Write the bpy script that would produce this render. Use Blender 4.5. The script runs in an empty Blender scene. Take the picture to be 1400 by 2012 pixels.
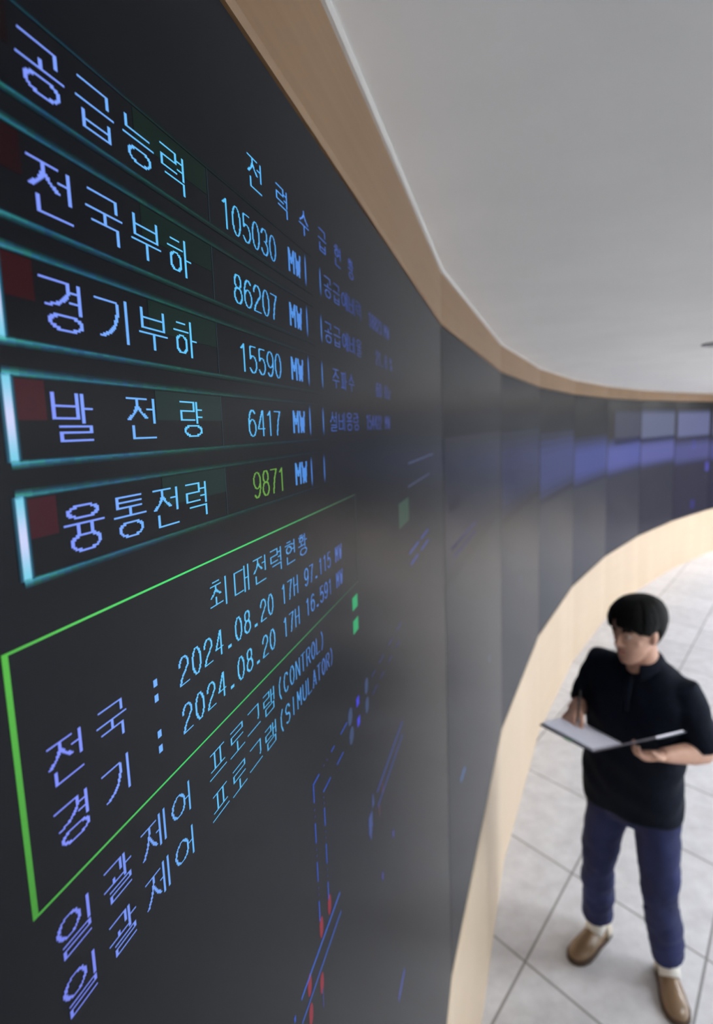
import bpy, bmesh, math, random
from mathutils import Vector, Matrix
random.seed(7)
scn = bpy.context.scene
COL = scn.collection

# ------------------------------------------------------------------ camera
cam_d = bpy.data.cameras.new('camera'); cam = bpy.data.objects.new('camera', cam_d); COL.objects.link(cam)
CF = Vector((0.0, 0.990834, -0.135082)); CX = Vector((0.999330, -0.004942, -0.036252)); CU = CX.cross(CF)
m = Matrix((CX, CU, -CF)).transposed().to_4x4(); m.translation = Vector((0, 0, 2.4))
cam.matrix_world = m
cam_d.sensor_fit = 'VERTICAL'; cam_d.sensor_height = 36.0; cam_d.lens = 21.2138
cam_d.clip_start = 0.01; cam_d.clip_end = 100
cam_d.dof.use_dof = True; cam_d.dof.focus_distance = 0.33; cam_d.dof.aperture_fstop = 8.0
scn.camera = cam

# ------------------------------------------------------------------ view, world
scn.view_settings.view_transform = 'Standard'; scn.view_settings.look = 'None'
scn.view_settings.exposure = 0.0; scn.view_settings.gamma = 1.0
scn.view_settings.use_curve_mapping = False
SKY = 8.0
w = bpy.data.worlds.new('world'); scn.world = w; w.use_nodes = True
w.node_tree.nodes['Background'].inputs[0].default_value = (0.78, 0.9, 1.0, 1)
w.node_tree.nodes['Background'].inputs[1].default_value = SKY
scn.cycles.max_bounces = 10; scn.cycles.diffuse_bounces = 6
LAMP_STRENGTH = 40.0
WIN = [(-4.6, -1.6), (-1.2, 1.8), (2.2, 5.2)]   # unseen window bays, put in the right-hand wall to light the room (y from, y to)
WZ0, WZ1 = 0.5, 2.55
X0, X1, Y0, Y1 = -3.5, 9.6, -5.5, 13.0
for k, (ya, yb) in enumerate(WIN):          # sky portals for the unseen window openings
    ld = bpy.data.lights.new('portal', 'AREA'); ld.shape = 'RECTANGLE'; ld.size = yb-ya; ld.size_y = WZ1-WZ0; ld.cycles.is_portal = True
    lo = bpy.data.objects.new('window_portal', ld); COL.objects.link(lo); lo.location = (X1+.1, (ya+yb)/2, (WZ0+WZ1)/2); lo.rotation_euler = (math.pi/2, 0, math.pi/2)
LAMP_SPOTS = [(4.6, 3.2), (6.6, 3.2), (6.6, 5.6), (8.4, 5.6), (6.7, 7.9), (8.4, 8.2), (7.7, 10.2), (8.9, 10.4), (6.2, 0.6), (3.2, 1.3)]  # unseen panels, some added to brighten the far floor and the binder pages

def lin(c):
    return tuple((x/255/12.92 if x/255 <= .04045 else ((x/255+.055)/1.055)**2.4) for x in c)

# ------------------------------------------------------------------ materials
def new_mat(name):
    mt = bpy.data.materials.new(name); mt.use_nodes = True
    nt = mt.node_tree; return mt, nt, nt.nodes['Principled BSDF']
def N(nt, t, **kw):
    n = nt.nodes.new(t)
    for k, v in kw.items(): setattr(n, k, v)
    return n
def plain(name, rgb, rough=.6, metal=0, spec=.5):
    mt, nt, b = new_mat(name)
    b.inputs['Base Color'].default_value = (*lin(rgb), 1); b.inputs['Roughness'].default_value = rough
    b.inputs['Metallic'].default_value = metal; b.inputs['Specular IOR Level'].default_value = spec
    return mt
def noisy(name, c0, c1, scale=(30, 30, 30), rough=.6, bump=0, detail=4, spec=.5, lo=.35, hi=.65):
    mt, nt, b = new_mat(name)
    tc = N(nt, 'ShaderNodeTexCoord'); mp = N(nt, 'ShaderNodeMapping'); mp.inputs['Scale'].default_value = scale
    nz = N(nt, 'ShaderNodeTexNoise'); nz.inputs['Scale'].default_value = 1; nz.inputs['Detail'].default_value = detail
    cr = N(nt, 'ShaderNodeValToRGB'); cr.color_ramp.elements[0].position = lo; cr.color_ramp.elements[1].position = hi
    cr.color_ramp.elements[0].color = (*lin(c0), 1); cr.color_ramp.elements[1].color = (*lin(c1), 1)
    L = nt.links.new
    L(tc.outputs['Object'], mp.inputs[0]); L(mp.outputs[0], nz.inputs['Vector']); L(nz.outputs['Fac'], cr.inputs[0]); L(cr.outputs[0], b.inputs['Base Color'])
    b.inputs['Roughness'].default_value = rough; b.inputs['Specular IOR Level'].default_value = spec
    if bump:
        bp = N(nt, 'ShaderNodeBump'); bp.inputs['Strength'].default_value = bump; bp.inputs['Distance'].default_value = .002
        L(nz.outputs['Fac'], bp.inputs['Height']); L(bp.outputs[0], b.inputs['Normal'])
    return mt
def wood(name, c0, c1, rough=.42):
    # UV.x runs along the board in metres, UV.y across it
    mt, nt, b = new_mat(name); L = nt.links.new
    uv = N(nt, 'ShaderNodeUVMap'); mp = N(nt, 'ShaderNodeMapping'); mp.inputs['Scale'].default_value = (1.2, 90, 1)
    nz = N(nt, 'ShaderNodeTexNoise'); nz.inputs['Scale'].default_value = 1; nz.inputs['Detail'].default_value = 5
    mp2 = N(nt, 'ShaderNodeMapping'); mp2.inputs['Scale'].default_value = (2.2, .3, 1)
    n2 = N(nt, 'ShaderNodeTexNoise'); n2.inputs['Scale'].default_value = 1
    mx = N(nt, 'ShaderNodeMath', operation='ADD'); ml = N(nt, 'ShaderNodeMath', operation='MULTIPLY'); ml.inputs[1].default_value = .5
    cr = N(nt, 'ShaderNodeValToRGB'); cr.color_ramp.elements[0].position = .3; cr.color_ramp.elements[1].position = .7
    cr.color_ramp.elements[0].color = (*lin(c0), 1); cr.color_ramp.elements[1].color = (*lin(c1), 1)
    L(uv.outputs[0], mp.inputs[0]); L(mp.outputs[0], nz.inputs['Vector']); L(uv.outputs[0], mp2.inputs[0]); L(mp2.outputs[0], n2.inputs['Vector'])
    L(nz.outputs['Fac'], mx.inputs[0]); L(n2.outputs['Fac'], mx.inputs[1]); L(mx.outputs[0], ml.inputs[0]); L(ml.outputs[0], cr.inputs[0])
    L(cr.outputs[0], b.inputs['Base Color']); b.inputs['Roughness'].default_value = rough
    return mt
def floor_mat():
    mt, nt, b = new_mat('stone_tile'); L = nt.links.new
    geo = N(nt, 'ShaderNodeNewGeometry'); sep = N(nt, 'ShaderNodeSeparateXYZ'); L(geo.outputs['Position'], sep.inputs[0])
    def lin2(a, c, o):
        m1 = N(nt, 'ShaderNodeMath', operation='MULTIPLY_ADD'); m1.inputs[1].default_value = a; m1.inputs[2].default_value = o
        m2 = N(nt, 'ShaderNodeMath', operation='MULTIPLY_ADD'); m2.inputs[1].default_value = c
        L(sep.outputs[0], m1.inputs[0]); L(sep.outputs[1], m2.inputs[0]); L(m1.outputs[0], m2.inputs[2]); return m2
    u = lin2(*TILE[0]); v = lin2(*TILE[1])
    masks, cells = [], []
    for q in (u, v):
        fl = N(nt, 'ShaderNodeMath', operation='ADD'); fl.inputs[1].default_value = .5; L(q.outputs[0], fl.inputs[0])
        rd = N(nt, 'ShaderNodeMath', operation='FLOOR'); L(fl.outputs[0], rd.inputs[0])
        df = N(nt, 'ShaderNodeMath', operation='SUBTRACT'); L(q.outputs[0], df.inputs[0]); L(rd.outputs[0], df.inputs[1])
        ab = N(nt, 'ShaderNodeMath', operation='ABSOLUTE'); L(df.outputs[0], ab.inputs[0])
        lt = N(nt, 'ShaderNodeMath', operation='LESS_THAN'); lt.inputs[1].default_value = .0085; L(ab.outputs[0], lt.inputs[0]); masks.append(lt)
        f2 = N(nt, 'ShaderNodeMath', operation='FLOOR'); L(q.outputs[0], f2.inputs[0]); cells.append(f2)
    mk = N(nt, 'ShaderNodeMath', operation='MAXIMUM'); L(masks[0].outputs[0], mk.inputs[0]); L(masks[1].outputs[0], mk.inputs[1])
    cv = N(nt, 'ShaderNodeCombineXYZ'); L(cells[0].outputs[0], cv.inputs[0]); L(cells[1].outputs[0], cv.inputs[1])
    wn = N(nt, 'ShaderNodeTexWhiteNoise'); L(cv.outputs[0], wn.inputs['Vector'])
    nz = N(nt, 'ShaderNodeTexNoise'); nz.inputs['Scale'].default_value = 9; nz.inputs['Detail'].default_value = 8; nz.inputs['Roughness'].default_value = .65
    L(geo.outputs['Position'], nz.inputs['Vector'])
    cr = N(nt, 'ShaderNodeValToRGB'); cr.color_ramp.elements[0].position = .3; cr.color_ramp.elements[1].position = .7
    cr.color_ramp.elements[0].color = (*lin((196, 195, 199)), 1); cr.color_ramp.elements[1].color = (*lin((222, 222, 226)), 1)
    L(nz.outputs['Fac'], cr.inputs[0])
    hv = N(nt, 'ShaderNodeHueSaturation'); mr = N(nt, 'ShaderNodeMapRange'); mr.inputs['To Min'].default_value = .94; mr.inputs['To Max'].default_value = 1.05
    L(wn.outputs[0], mr.inputs[0]); L(mr.outputs[0], hv.inputs['Value']); L(cr.outputs[0], hv.inputs['Color'])
    mix = N(nt, 'ShaderNodeMix', data_type='RGBA'); L(mk.outputs[0], mix.inputs[0]); L(hv.outputs[0], mix.inputs[6]); mix.inputs[7].default_value = (*lin((132, 131, 132)), 1)
    L(mix.outputs[2], b.inputs['Base Color']); b.inputs['Roughness'].default_value = .45
    return mt
TILE = ((-1.26553, -0.93433, 5.12291), (1.21975, -0.92511, 1.39972))   # two joint directions: joints lie where a*x + b*y + c is whole

M_wood = wood('oak_veneer_fascia', (126, 94, 62), (141, 109, 76))  # same oak as the plinth, darkened for the shade on the fascia
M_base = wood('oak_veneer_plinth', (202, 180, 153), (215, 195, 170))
M_paint = noisy('ceiling_paint', (226, 224, 221), (231, 229, 226), (3, 3, 3), .8)
M_wallp = noisy('wall_paint', (196, 192, 186), (204, 200, 194), (3, 3, 3), .8)
M_floor = floor_mat()
M_bead = plain('white_bead', (206, 203, 198), .6)
M_black = plain('black_metal', (22, 22, 23), .5)
M_gap = plain('shadow_gap', (30, 24, 18), .8)

def display_surface(name):
    """black anti-glare display face: weak Fresnel gloss over near-black, plus its own emission"""
    mt, nt, b = new_mat(name); L = nt.links.new; nt.nodes.remove(b)
    df = N(nt, 'ShaderNodeBsdfDiffuse'); df.inputs[0].default_value = (.002, .002, .0024, 1)
    gl = N(nt, 'ShaderNodeBsdfGlossy'); gl.inputs['Color'].default_value = (.96, .98, 1, 1); gl.inputs['Roughness'].default_value = .26
    fr = N(nt, 'ShaderNodeFresnel'); fr.inputs[0].default_value = 1.29
    mu = N(nt, 'ShaderNodeMath', operation='MULTIPLY'); mu.inputs[1].default_value = .44
    mx = N(nt, 'ShaderNodeMixShader'); em = N(nt, 'ShaderNodeEmission'); ad = N(nt, 'ShaderNodeAddShader')
    L(fr.outputs[0], mu.inputs[0]); L(mu.outputs[0], mx.inputs[0]); L(df.outputs[0], mx.inputs[1]); L(gl.outputs[0], mx.inputs[2])
    L(mx.outputs[0], ad.inputs[0]); L(em.outputs[0], ad.inputs[1]); L(ad.outputs[0], nt.nodes['Material Output'].inputs[0])
    return mt, nt, em
M_screen, _nt, _em = display_surface('dark_display_glass')
_em.inputs[0].default_value = (.5, .6, 1, 1); _em.inputs[1].default_value = .006
M_glow, _nt, _em = display_surface('lit_pixels')
_nt.links.new(N(_nt, 'ShaderNodeVertexColor', layer_name='pixel').outputs[0], _em.inputs[0])

# ------------------------------------------------------------------ object helpers
def link(name, me, mat=None, parent=None, **props):
    o = bpy.data.objects.new(name, me); COL.objects.link(o)
    if mat is not None:
        me.materials.clear(); me.materials.append(mat)
    if parent is not None: o.parent = parent
    for k, v in props.items(): o[k] = v
    return o
def empty(name, loc=(0, 0, 0), rz=0, **props):
    o = bpy.data.objects.new(name, None); COL.objects.link(o); o.location = loc; o.rotation_euler = (0, 0, rz); o.empty_display_size = .1
    for k, v in props.items(): o[k] = v
    return o
def from_pydata(name, v, f):
    me = bpy.data.meshes.new(name); me.from_pydata(v, [], f); me.update(); return me
def box_me(name, x0, x1, y0, y1, z0, z1, bevel=0):
    bm = bmesh.new(); bmesh.ops.create_cube(bm, size=1)
    for q in bm.verts: q.co = Vector((x0+(q.co.x+.5)*(x1-x0), y0+(q.co.y+.5)*(y1-y0), z0+(q.co.z+.5)*(z1-z0)))
    if bevel: bmesh.ops.bevel(bm, geom=bm.edges[:], offset=bevel, segments=2, affect='EDGES', profile=.6)
    me = bpy.data.meshes.new(name); bm.to_mesh(me); bm.free(); return me

# ------------------------------------------------------------------ the faceted curve of the display wall
A0 = math.radians(14.2236); DA = math.radians(4.8539); PL = 1.5426
K1 = Vector((0.2308, 1.5780))
def ang(i): return A0 + i*DA
def dvec(i): return Vector((math.sin(ang(i)), math.cos(ang(i))))
KN = {1: K1}
for i in range(1, 11): KN[i+1] = KN[i] + dvec(i)*PL
for i in range(0, -4, -1): KN[i] = KN[i+1] - dvec(i)*PL
PANELS = list(range(-3, 10))            # panel i runs from KN[i] to KN[i+1]
def nvec(i): d = dvec(i); return Vector((d.y, -d.x))
def vert_off(k, off):
    """joint k of the curve pushed towards the room by off, mitred"""
    if k == PANELS[0]: n = nvec(k); return KN[k] + n*off
    if k == PANELS[-1]+1: n = nvec(k-1); return KN[k] + n*off
    n = (nvec(k-1)+nvec(k)).normalized(); return KN[k] + n*(off/n.dot(nvec(k)))
Z_SCR0, Z_SCR1, Z_CEIL = 0.80, 2.6534, 2.79

def ribbon(name, profile, mat, sharp=True, **props):
    """sweep a closed (offset, z) profile along the faceted curve; UVs in metres"""
    ks = list(range(PANELS[0], PANELS[-1]+2)); n = len(profile)
    v, f, uvs = [], [], []
    for k in ks:
        for (o, z) in profile:
            p = vert_off(k, o); v.append((p.x, p.y, z))
    per = [0]
    for a, b in zip(profile, profile[1:]+profile[:1]): per.append(per[-1]+math.hypot(b[0]-a[0], b[1]-a[1]))
    for j in range(len(ks)-1):
        for a in range(n):
            b = (a+1) % n
            f.append((j*n+a, j*n+b, (j+1)*n+b, (j+1)*n+a)); u0, u1 = j*PL, (j+1)*PL
            uvs += [(u0, per[a]), (u0, per[a+1]), (u1, per[a+1]), (u1, per[a])]
    f.append(tuple(range(n))[::-1]); uvs += [(0, 0)]*n
    f.append(tuple((len(ks)-1)*n+a for a in range(n))); uvs += [(0, 0)]*n
    me = from_pydata(name, v, f)
    ul = me.uv_layers.new(name='UVMap')
    for i, q in enumerate(uvs): ul.data[i].uv = q
    bm = bmesh.new(); bm.from_mesh(me); bmesh.ops.recalc_face_normals(bm, faces=bm.faces[:]); bm.to_mesh(me); bm.free()
    return link(name, me, mat, None, **props)

# ------------------------------------------------------------------ room shell
link('floor', box_me('floor', X0, X1, Y0, Y1, -.1, 0), M_floor, None, kind='structure')
link('ceiling', box_me('ceiling', X0, X1, Y0, Y1, Z_CEIL, Z_CEIL+.1), M_paint, None, kind='structure')
ribbon('wall_left', [(-.135, 0.0), (-.135, Z_CEIL), (-.30, Z_CEIL), (-.30, 0)], M_wallp, kind='structure')
def wall_with_openings():
    bm = bmesh.new()
    ys = [Y0]+[q for p in WIN for q in p]+[Y1]; zs = [0, WZ0, WZ1, Z_CEIL]
    def bx(y0, y1, z0, z1):
        r = bmesh.ops.create_cube(bm, size=1)['verts']
        for q in r: q.co = Vector((X1+(q.co.x+.5)*.15, y0+(q.co.y+.5)*(y1-y0), z0+(q.co.z+.5)*(z1-z0)))
    bx(Y0, Y1, 0, WZ0); bx(Y0, Y1, WZ1, Z_CEIL)
    for k in range(0, len(ys)-1, 2): bx(ys[k], ys[k+1], WZ0, WZ1)
    me = bpy.data.meshes.new('wall_right'); bm.to_mesh(me); bm.free(); return me
link('wall_right', wall_with_openings(), M_wallp, None, kind='structure')
def pane_mat():
    mt, nt, b = new_mat('window_glass'); L = nt.links.new
    tr = N(nt, 'ShaderNodeBsdfTransparent'); gl = N(nt, 'ShaderNodeBsdfGlossy'); gl.inputs['Roughness'].default_value = .02
    mx = N(nt, 'ShaderNodeMixShader'); mx.inputs[0].default_value = .06
    L(tr.outputs[0], mx.inputs[1]); L(gl.outputs[0], mx.inputs[2]); L(mx.outputs[0], nt.nodes['Material Output'].inputs[0]); return mt
M_pane = pane_mat(); M_frame = plain('window_frame_metal', (70, 70, 72), .4)
for k, (ya, yb) in enumerate(WIN):
    v, f = [], []
    def fb(y0, y1, z0, z1):
        n = len(v)
        for x in (X1+.04, X1+.10): v.extend([(x, y0, z0), (x, y1, z0), (x, y1, z1), (x, y0, z1)])
        f.extend([(n, n+3, n+2, n+1), (n+4, n+5, n+6, n+7)]+[(n+q, n+(q+1) % 4, n+4+(q+1) % 4, n+4+q) for q in range(4)])
    fb(ya, yb, WZ0, WZ0+.06); fb(ya, yb, WZ1-.06, WZ1); fb(ya, ya+.06, WZ0+.06, WZ1-.06); fb(yb-.06, yb, WZ0+.06, WZ1-.06); fb((ya+yb)/2-.03, (ya+yb)/2+.03, WZ0+.06, WZ1-.06)
    wo = link('window_%d' % (k+1), from_pydata('window_frame', v, f), M_frame, None, kind='structure')
    link('pane', box_me('pane', X1+.067, X1+.073, ya+.06, yb-.06, WZ0+.06, WZ1-.06), M_pane, wo)
link('wall_back', box_me('wall_back', X0, X1, Y0-.15, Y0, 0, Z_CEIL), M_wallp, None, kind='structure')
link('wall_front', box_me('wall_front', X0, X1, Y1, Y1+.15, 0, Z_CEIL), plain('grey_felt', (96, 98, 108), .8), None, kind='structure')
# wooden fascia above the displays, with a rounded lower lip
FB = Z_SCR1 + .004
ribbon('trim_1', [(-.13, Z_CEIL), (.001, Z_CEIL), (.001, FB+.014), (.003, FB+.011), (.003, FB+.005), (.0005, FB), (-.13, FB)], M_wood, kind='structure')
# slim white bead where fascia meets ceiling
ribbon('trim_2', [(.001, Z_CEIL), (.008, Z_CEIL), (.008, Z_CEIL-.003), (.005, Z_CEIL-.0055), (.001, Z_CEIL-.0055)], M_bead, kind='structure')
# wooden plinth below the displays
PT = Z_SCR0 - .016
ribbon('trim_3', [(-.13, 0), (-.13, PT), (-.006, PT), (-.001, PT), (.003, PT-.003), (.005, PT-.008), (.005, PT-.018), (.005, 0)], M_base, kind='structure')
# black reveal between plinth and displays
ribbon('trim_4', [(-.125, PT), (-.125, Z_SCR0-.0005), (-.003, Z_SCR0-.0005), (-.003, PT)], M_gap, kind='structure')

# ------------------------------------------------------------------ display panels
ORD = {-3: 'dark display panel at the far tail of the wall behind the viewpoint',
       -2: 'dark display panel behind the viewpoint, two before the lettered one',
       -1: 'dark display panel joining the near edge of the lettered one',
       0: 'large near display panel covered with glowing Korean power figures',
       1: 'dark display panel just past the first vertical seam, one pale blue dash low on it',
       2: 'dark display panel second past the vertical seam, plain grey sheen',
       3: 'dark display panel third past the vertical seam, where the blue band begins',
       4: 'dark display panel fourth past the vertical seam, bright blue band across it',
       5: 'display panel fifth past the vertical seam, blue band under a grey window',
       6: 'display panel sixth past the vertical seam, pale grey-blue window at its top',
       7: 'display panel seventh past the vertical seam, pale window and violet specks',
       8: 'display panel eighth past the vertical seam, near the end of the curve',
       9: 'last display panel at the far end of the curving wall'}
PAN = {}
GAP = .0036
for i in PANELS:
    c = KN[i]
    # local frame: x along the panel, y into the wall, z up
    t = empty('display_panel', (c.x, c.y, 0), math.pi/2-ang(i), label=ORD[i], category='display', group='dark panels of the curved video wall')
    link('screen', box_me('screen', GAP, PL-GAP, 0, .006, Z_SCR0, Z_SCR1), M_screen, t)
    link('housing', box_me('housing', .006, PL-.006, .0065, .118, Z_SCR0+.006, Z_SCR1-.006), M_black, t)
    PAN[i] = t
PANEL_LEFT = -PL*100                      # content below is laid out in cm from a panel's far seam (panel 0) or near seam (others)

class Pix:
    """rectangles of lit pixels on one panel; s in cm along the panel from its near seam, z in cm relative to 2.4 m"""
    def __init__(self): self.v, self.f, self.c = [], [], []
    def quad(self, s0, s1, z0, z1, c, c1=None, lift=0.0):
        n = len(self.v); y = -.0002-lift*.3
        self.v += [(s0/100, y, 2.4+z0/100), (s1/100, y, 2.4+z0/100), (s1/100, y, 2.4+z1/100), (s0/100, y, 2.4+z1/100)]
        self.f.append((n, n+1, n+2, n+3)); c1 = c1 or c
        self.c += [c, c1, c1, c]
    def poly(self, pts, c, lift=0.0):
        n = len(self.v); self.v += [(s/100, -.0002-lift*.3, 2.4+z/100) for s, z in pts]
        self.f.append(tuple(range(n, n+len(pts)))); self.c += [c]*len(pts)
    def build(self, name, parent, label=None):
        me = from_pydata(name, self.v, self.f); a = me.color_attributes.new('pixel', 'FLOAT_COLOR', 'POINT')
        for i, c in enumerate(self.c): a.data[i].color = (*c, 1)
        o = link(name, me, M_glow, parent)
        if label: o['label'] = label
        return o

# ---- dot-matrix lettering: strokes in a unit box (x right, y down), drawn into a grid of dots
def arc(cx, cy, rx, ry, a0, a1, n=28):
    return [(cx+rx*math.cos(math.radians(a0+(a1-a0)*k/n)), cy+ry*math.sin(math.radians(a0+(a1-a0)*k/n))) for k in range(n+1)]
def ell(x0, y0, x1, y1): return arc((x0+x1)/2, (y0+y1)/2, (x1-x0)/2, (y1-y0)/2, 0, 360, 48)
CONS = {
 'g': [[(0, 0), (1, 0), (1, .62), (.95, 1)]],
 'gL': [[(0, 0), (.95, 0), (1, .08), (.97, .4), (.85, .62), (.6, .85), (.35, .95), (.08, 1)]],
 'gF': [[(0, 0), (1, 0), (1, 1)]],
 'n': [[(0, 0), (0, 1), (1, 1)]],
 'd': [[(1, 0), (0, 0), (0, 1), (1, 1)]],
 'r': [[(0, 0), (1, 0), (1, .48), (0, .48), (0, 1), (1, 1)]],
 'm': [[(0, 0), (1, 0), (1, 1), (0, 1), (0, 0)]],
 'b': [[(0, 0), (0, 1)], [(1, 0), (1, 1)], [(0, .48), (1, .48)], [(0, 1), (1, 1)]],
 's': [[(.5, 0), (.48, .35), (.3, .7), (0, 1)], [(.5, .35), (.75, .75), (1, 1)]],
 'o': [ell(0, 0, 1, 1)],
 'j': [[(0, 0), (1, 0)], [(.5, 0), (.48, .35), (.3, .7), (0, 1)], [(.5, .4), (.75, .75), (1, .95)]],
 'c': [[(.22, 0), (.78, 0)], [(0, .28), (1, .28)], [(.5, .28), (.48, .5), (.3, .78), (0, 1)], [(.5, .55), (.75, .8), (1, .95)]],
 't': [[(1, 0), (0, 0), (0, 1), (1, 1)], [(0, .5), (1, .5)]],
 'p': [[(0, 0), (1, 0)], [(.28, 0), (.3, 1)], [(.72, 0), (.7, 1)], [(0, 1), (1, 1)]],
 'h': [[(.25, 0), (.75, 0)], [(0, .25), (1, .25)], ell(.1, .42, .9, 1)],
}
VOW = {  # drawn in their own box
 'a': [[(.16, 0), (.16, 1)], [(.16, .5), (.9, .5)]], 'eo': [[(.75, 0), (.75, 1)], [(0, .45), (.75, .45)]], 'i': [[(.7, 0), (.7, 1)]],
 'yeo': [[(.75, 0), (.75, 1)], [(0, .3), (.75, .3)], [(0, .65), (.75, .65)]], 'ya': [[(.16, 0), (.16, 1)], [(.16, .33), (.9, .33)], [(.16, .7), (.9, .7)]],
 'ae': [[(.2, 0), (.2, 1)], [(.9, 0), (.9, 1)], [(.2, .48), (.9, .48)]], 'e': [[(.45, 0), (.45, 1)], [(1, 0), (1, 1)], [(0, .45), (.45, .45)]],
 'ye': [[(.45, 0), (.45, 1)], [(1, 0), (1, 1)], [(0, .33), (.45, .33)], [(0, .62), (.45, .62)]],
 'O': [[(0, 1), (1, 1)], [(.5, 0), (.5, 1)]], 'u': [[(0, 0), (1, 0)], [(.5, 0), (.5, 1)]], 'eu': [[(0, .5), (1, .5)]],
 'yu': [[(0, 0), (1, 0)], [(.33, 0), (.33, 1)], [(.67, 0), (.67, 1)]],
}
def put(strokes, x0, y0, x1, y1): return [[(x0+(x1-x0)*x, y0+(y1-y0)*y) for x, y in s] for s in strokes]
SYL = {'공': ('g', 'O', 'o'), '급': ('g', 'eu', 'b'), '능': ('n', 'eu', 'o'), '력': ('r', 'yeo', 'gF'), '전': ('j', 'eo', 'n'), '국': ('g', 'u', 'gF'),
 '부': ('b', 'u', ''), '하': ('h', 'a', ''), '경': ('gL', 'yeo', 'o'), '기': ('gL', 'i', ''), '발': ('b', 'a', 'r'), '량': ('r', 'ya', 'o'), '융': ('o', 'yu', 'o'),
 '통': ('t', 'O', 'o'), '수': ('s', 'u', ''), '현': ('h', 'yeo', 'n'), '황': ('h', 'O+a', 'o'), '예': ('o', 'ye', ''), '비': ('b', 'i', ''), '율': ('o', 'yu', 'r'),
 '주': ('j', 'u', ''), '파': ('p', 'a', ''), '설': ('s', 'eo', 'r'), '용': ('o', 'yO', 'o'), '최': ('c', 'O+i', ''), '대': ('d', 'ae', ''), '일': ('o', 'i', 'r'),
 '괄': ('g', 'O+a', 'r'), '제': ('j', 'e', ''), '어': ('o', 'eo', ''), '프': ('p', 'eu', ''), '로': ('r', 'O', ''), '그': ('g', 'eu', ''), '램': ('r', 'ae', 'm')}
VOW['yO'] = [[(0, 1), (1, 1)], [(.33, 0), (.33, 1)], [(.67, 0), (.67, 1)]]
def hangul(ch):
    c, v, f = SYL[ch]; out = []
    if '+' in v:
        hv, vv = v.split('+'); b = .56 if f else .88
        out += put(CONS[c], .06, 0, .60, b*.58); out += put(VOW[hv], 0, b*.66, .68, b*.92) if hv == 'O' else []
        out += put(VOW[vv], .66, 0, 1, b+.04 if f else 1)
        if f: out += put(CONS[f], .16, .68, .9, 1)
    elif v in ('O', 'u', 'eu', 'yu', 'yO'):
        if f:
            out += put(CONS[c], .1, 0, .88, .27)
            vy = {'O': (.30, .48), 'yO': (.30, .48), 'u': (.40, .6), 'yu': (.40, .6), 'eu': (.34, .56)}[v]
            out += put(VOW[v], 0, vy[0], 1, vy[1]); out += put(CONS[f], .12, .64, .88, 1)
        else:
            top = .68 if v == 'eu' else .5
            out += put(CONS[c], .08, 0, .92, top-.04)
            vy = {'O': (.62, .98), 'u': (.6, 1), 'eu': (.82, 1.02)}[v]; out += put(VOW[v], 0, vy[0], 1, vy[1])
    else:
        wide = .38 if v in ('ae', 'e', 'ye') else .32
        b = .58 if f else 1.0
        cx1 = .57 if v in ('a', 'ya') else .98-wide-.03 if v == 'i' else .98-wide+(.06 if v in ('eo', 'yeo', 'e', 'ye') else -.05)
        cy0, cy1 = (0, .52) if f else (.08, .92)
        if c == 'o' and not f: cy0, cy1 = .14, .84
        if v in ('eo', 'yeo', 'e', 'ye') and not (c == 'r'): cx1 -= .07
        if c == 'r' and v == 'yeo': cx1 = .58
        if c == 'r' and v == 'ae': cx1 = .50
        out += put(CONS[c], .02, cy0, cx1, cy1); out += put(VOW[v], 1-wide, 0, 1, b+.02)
        if f: out += put(CONS[f], .14, .68, .92, 1)
    return out
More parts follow.
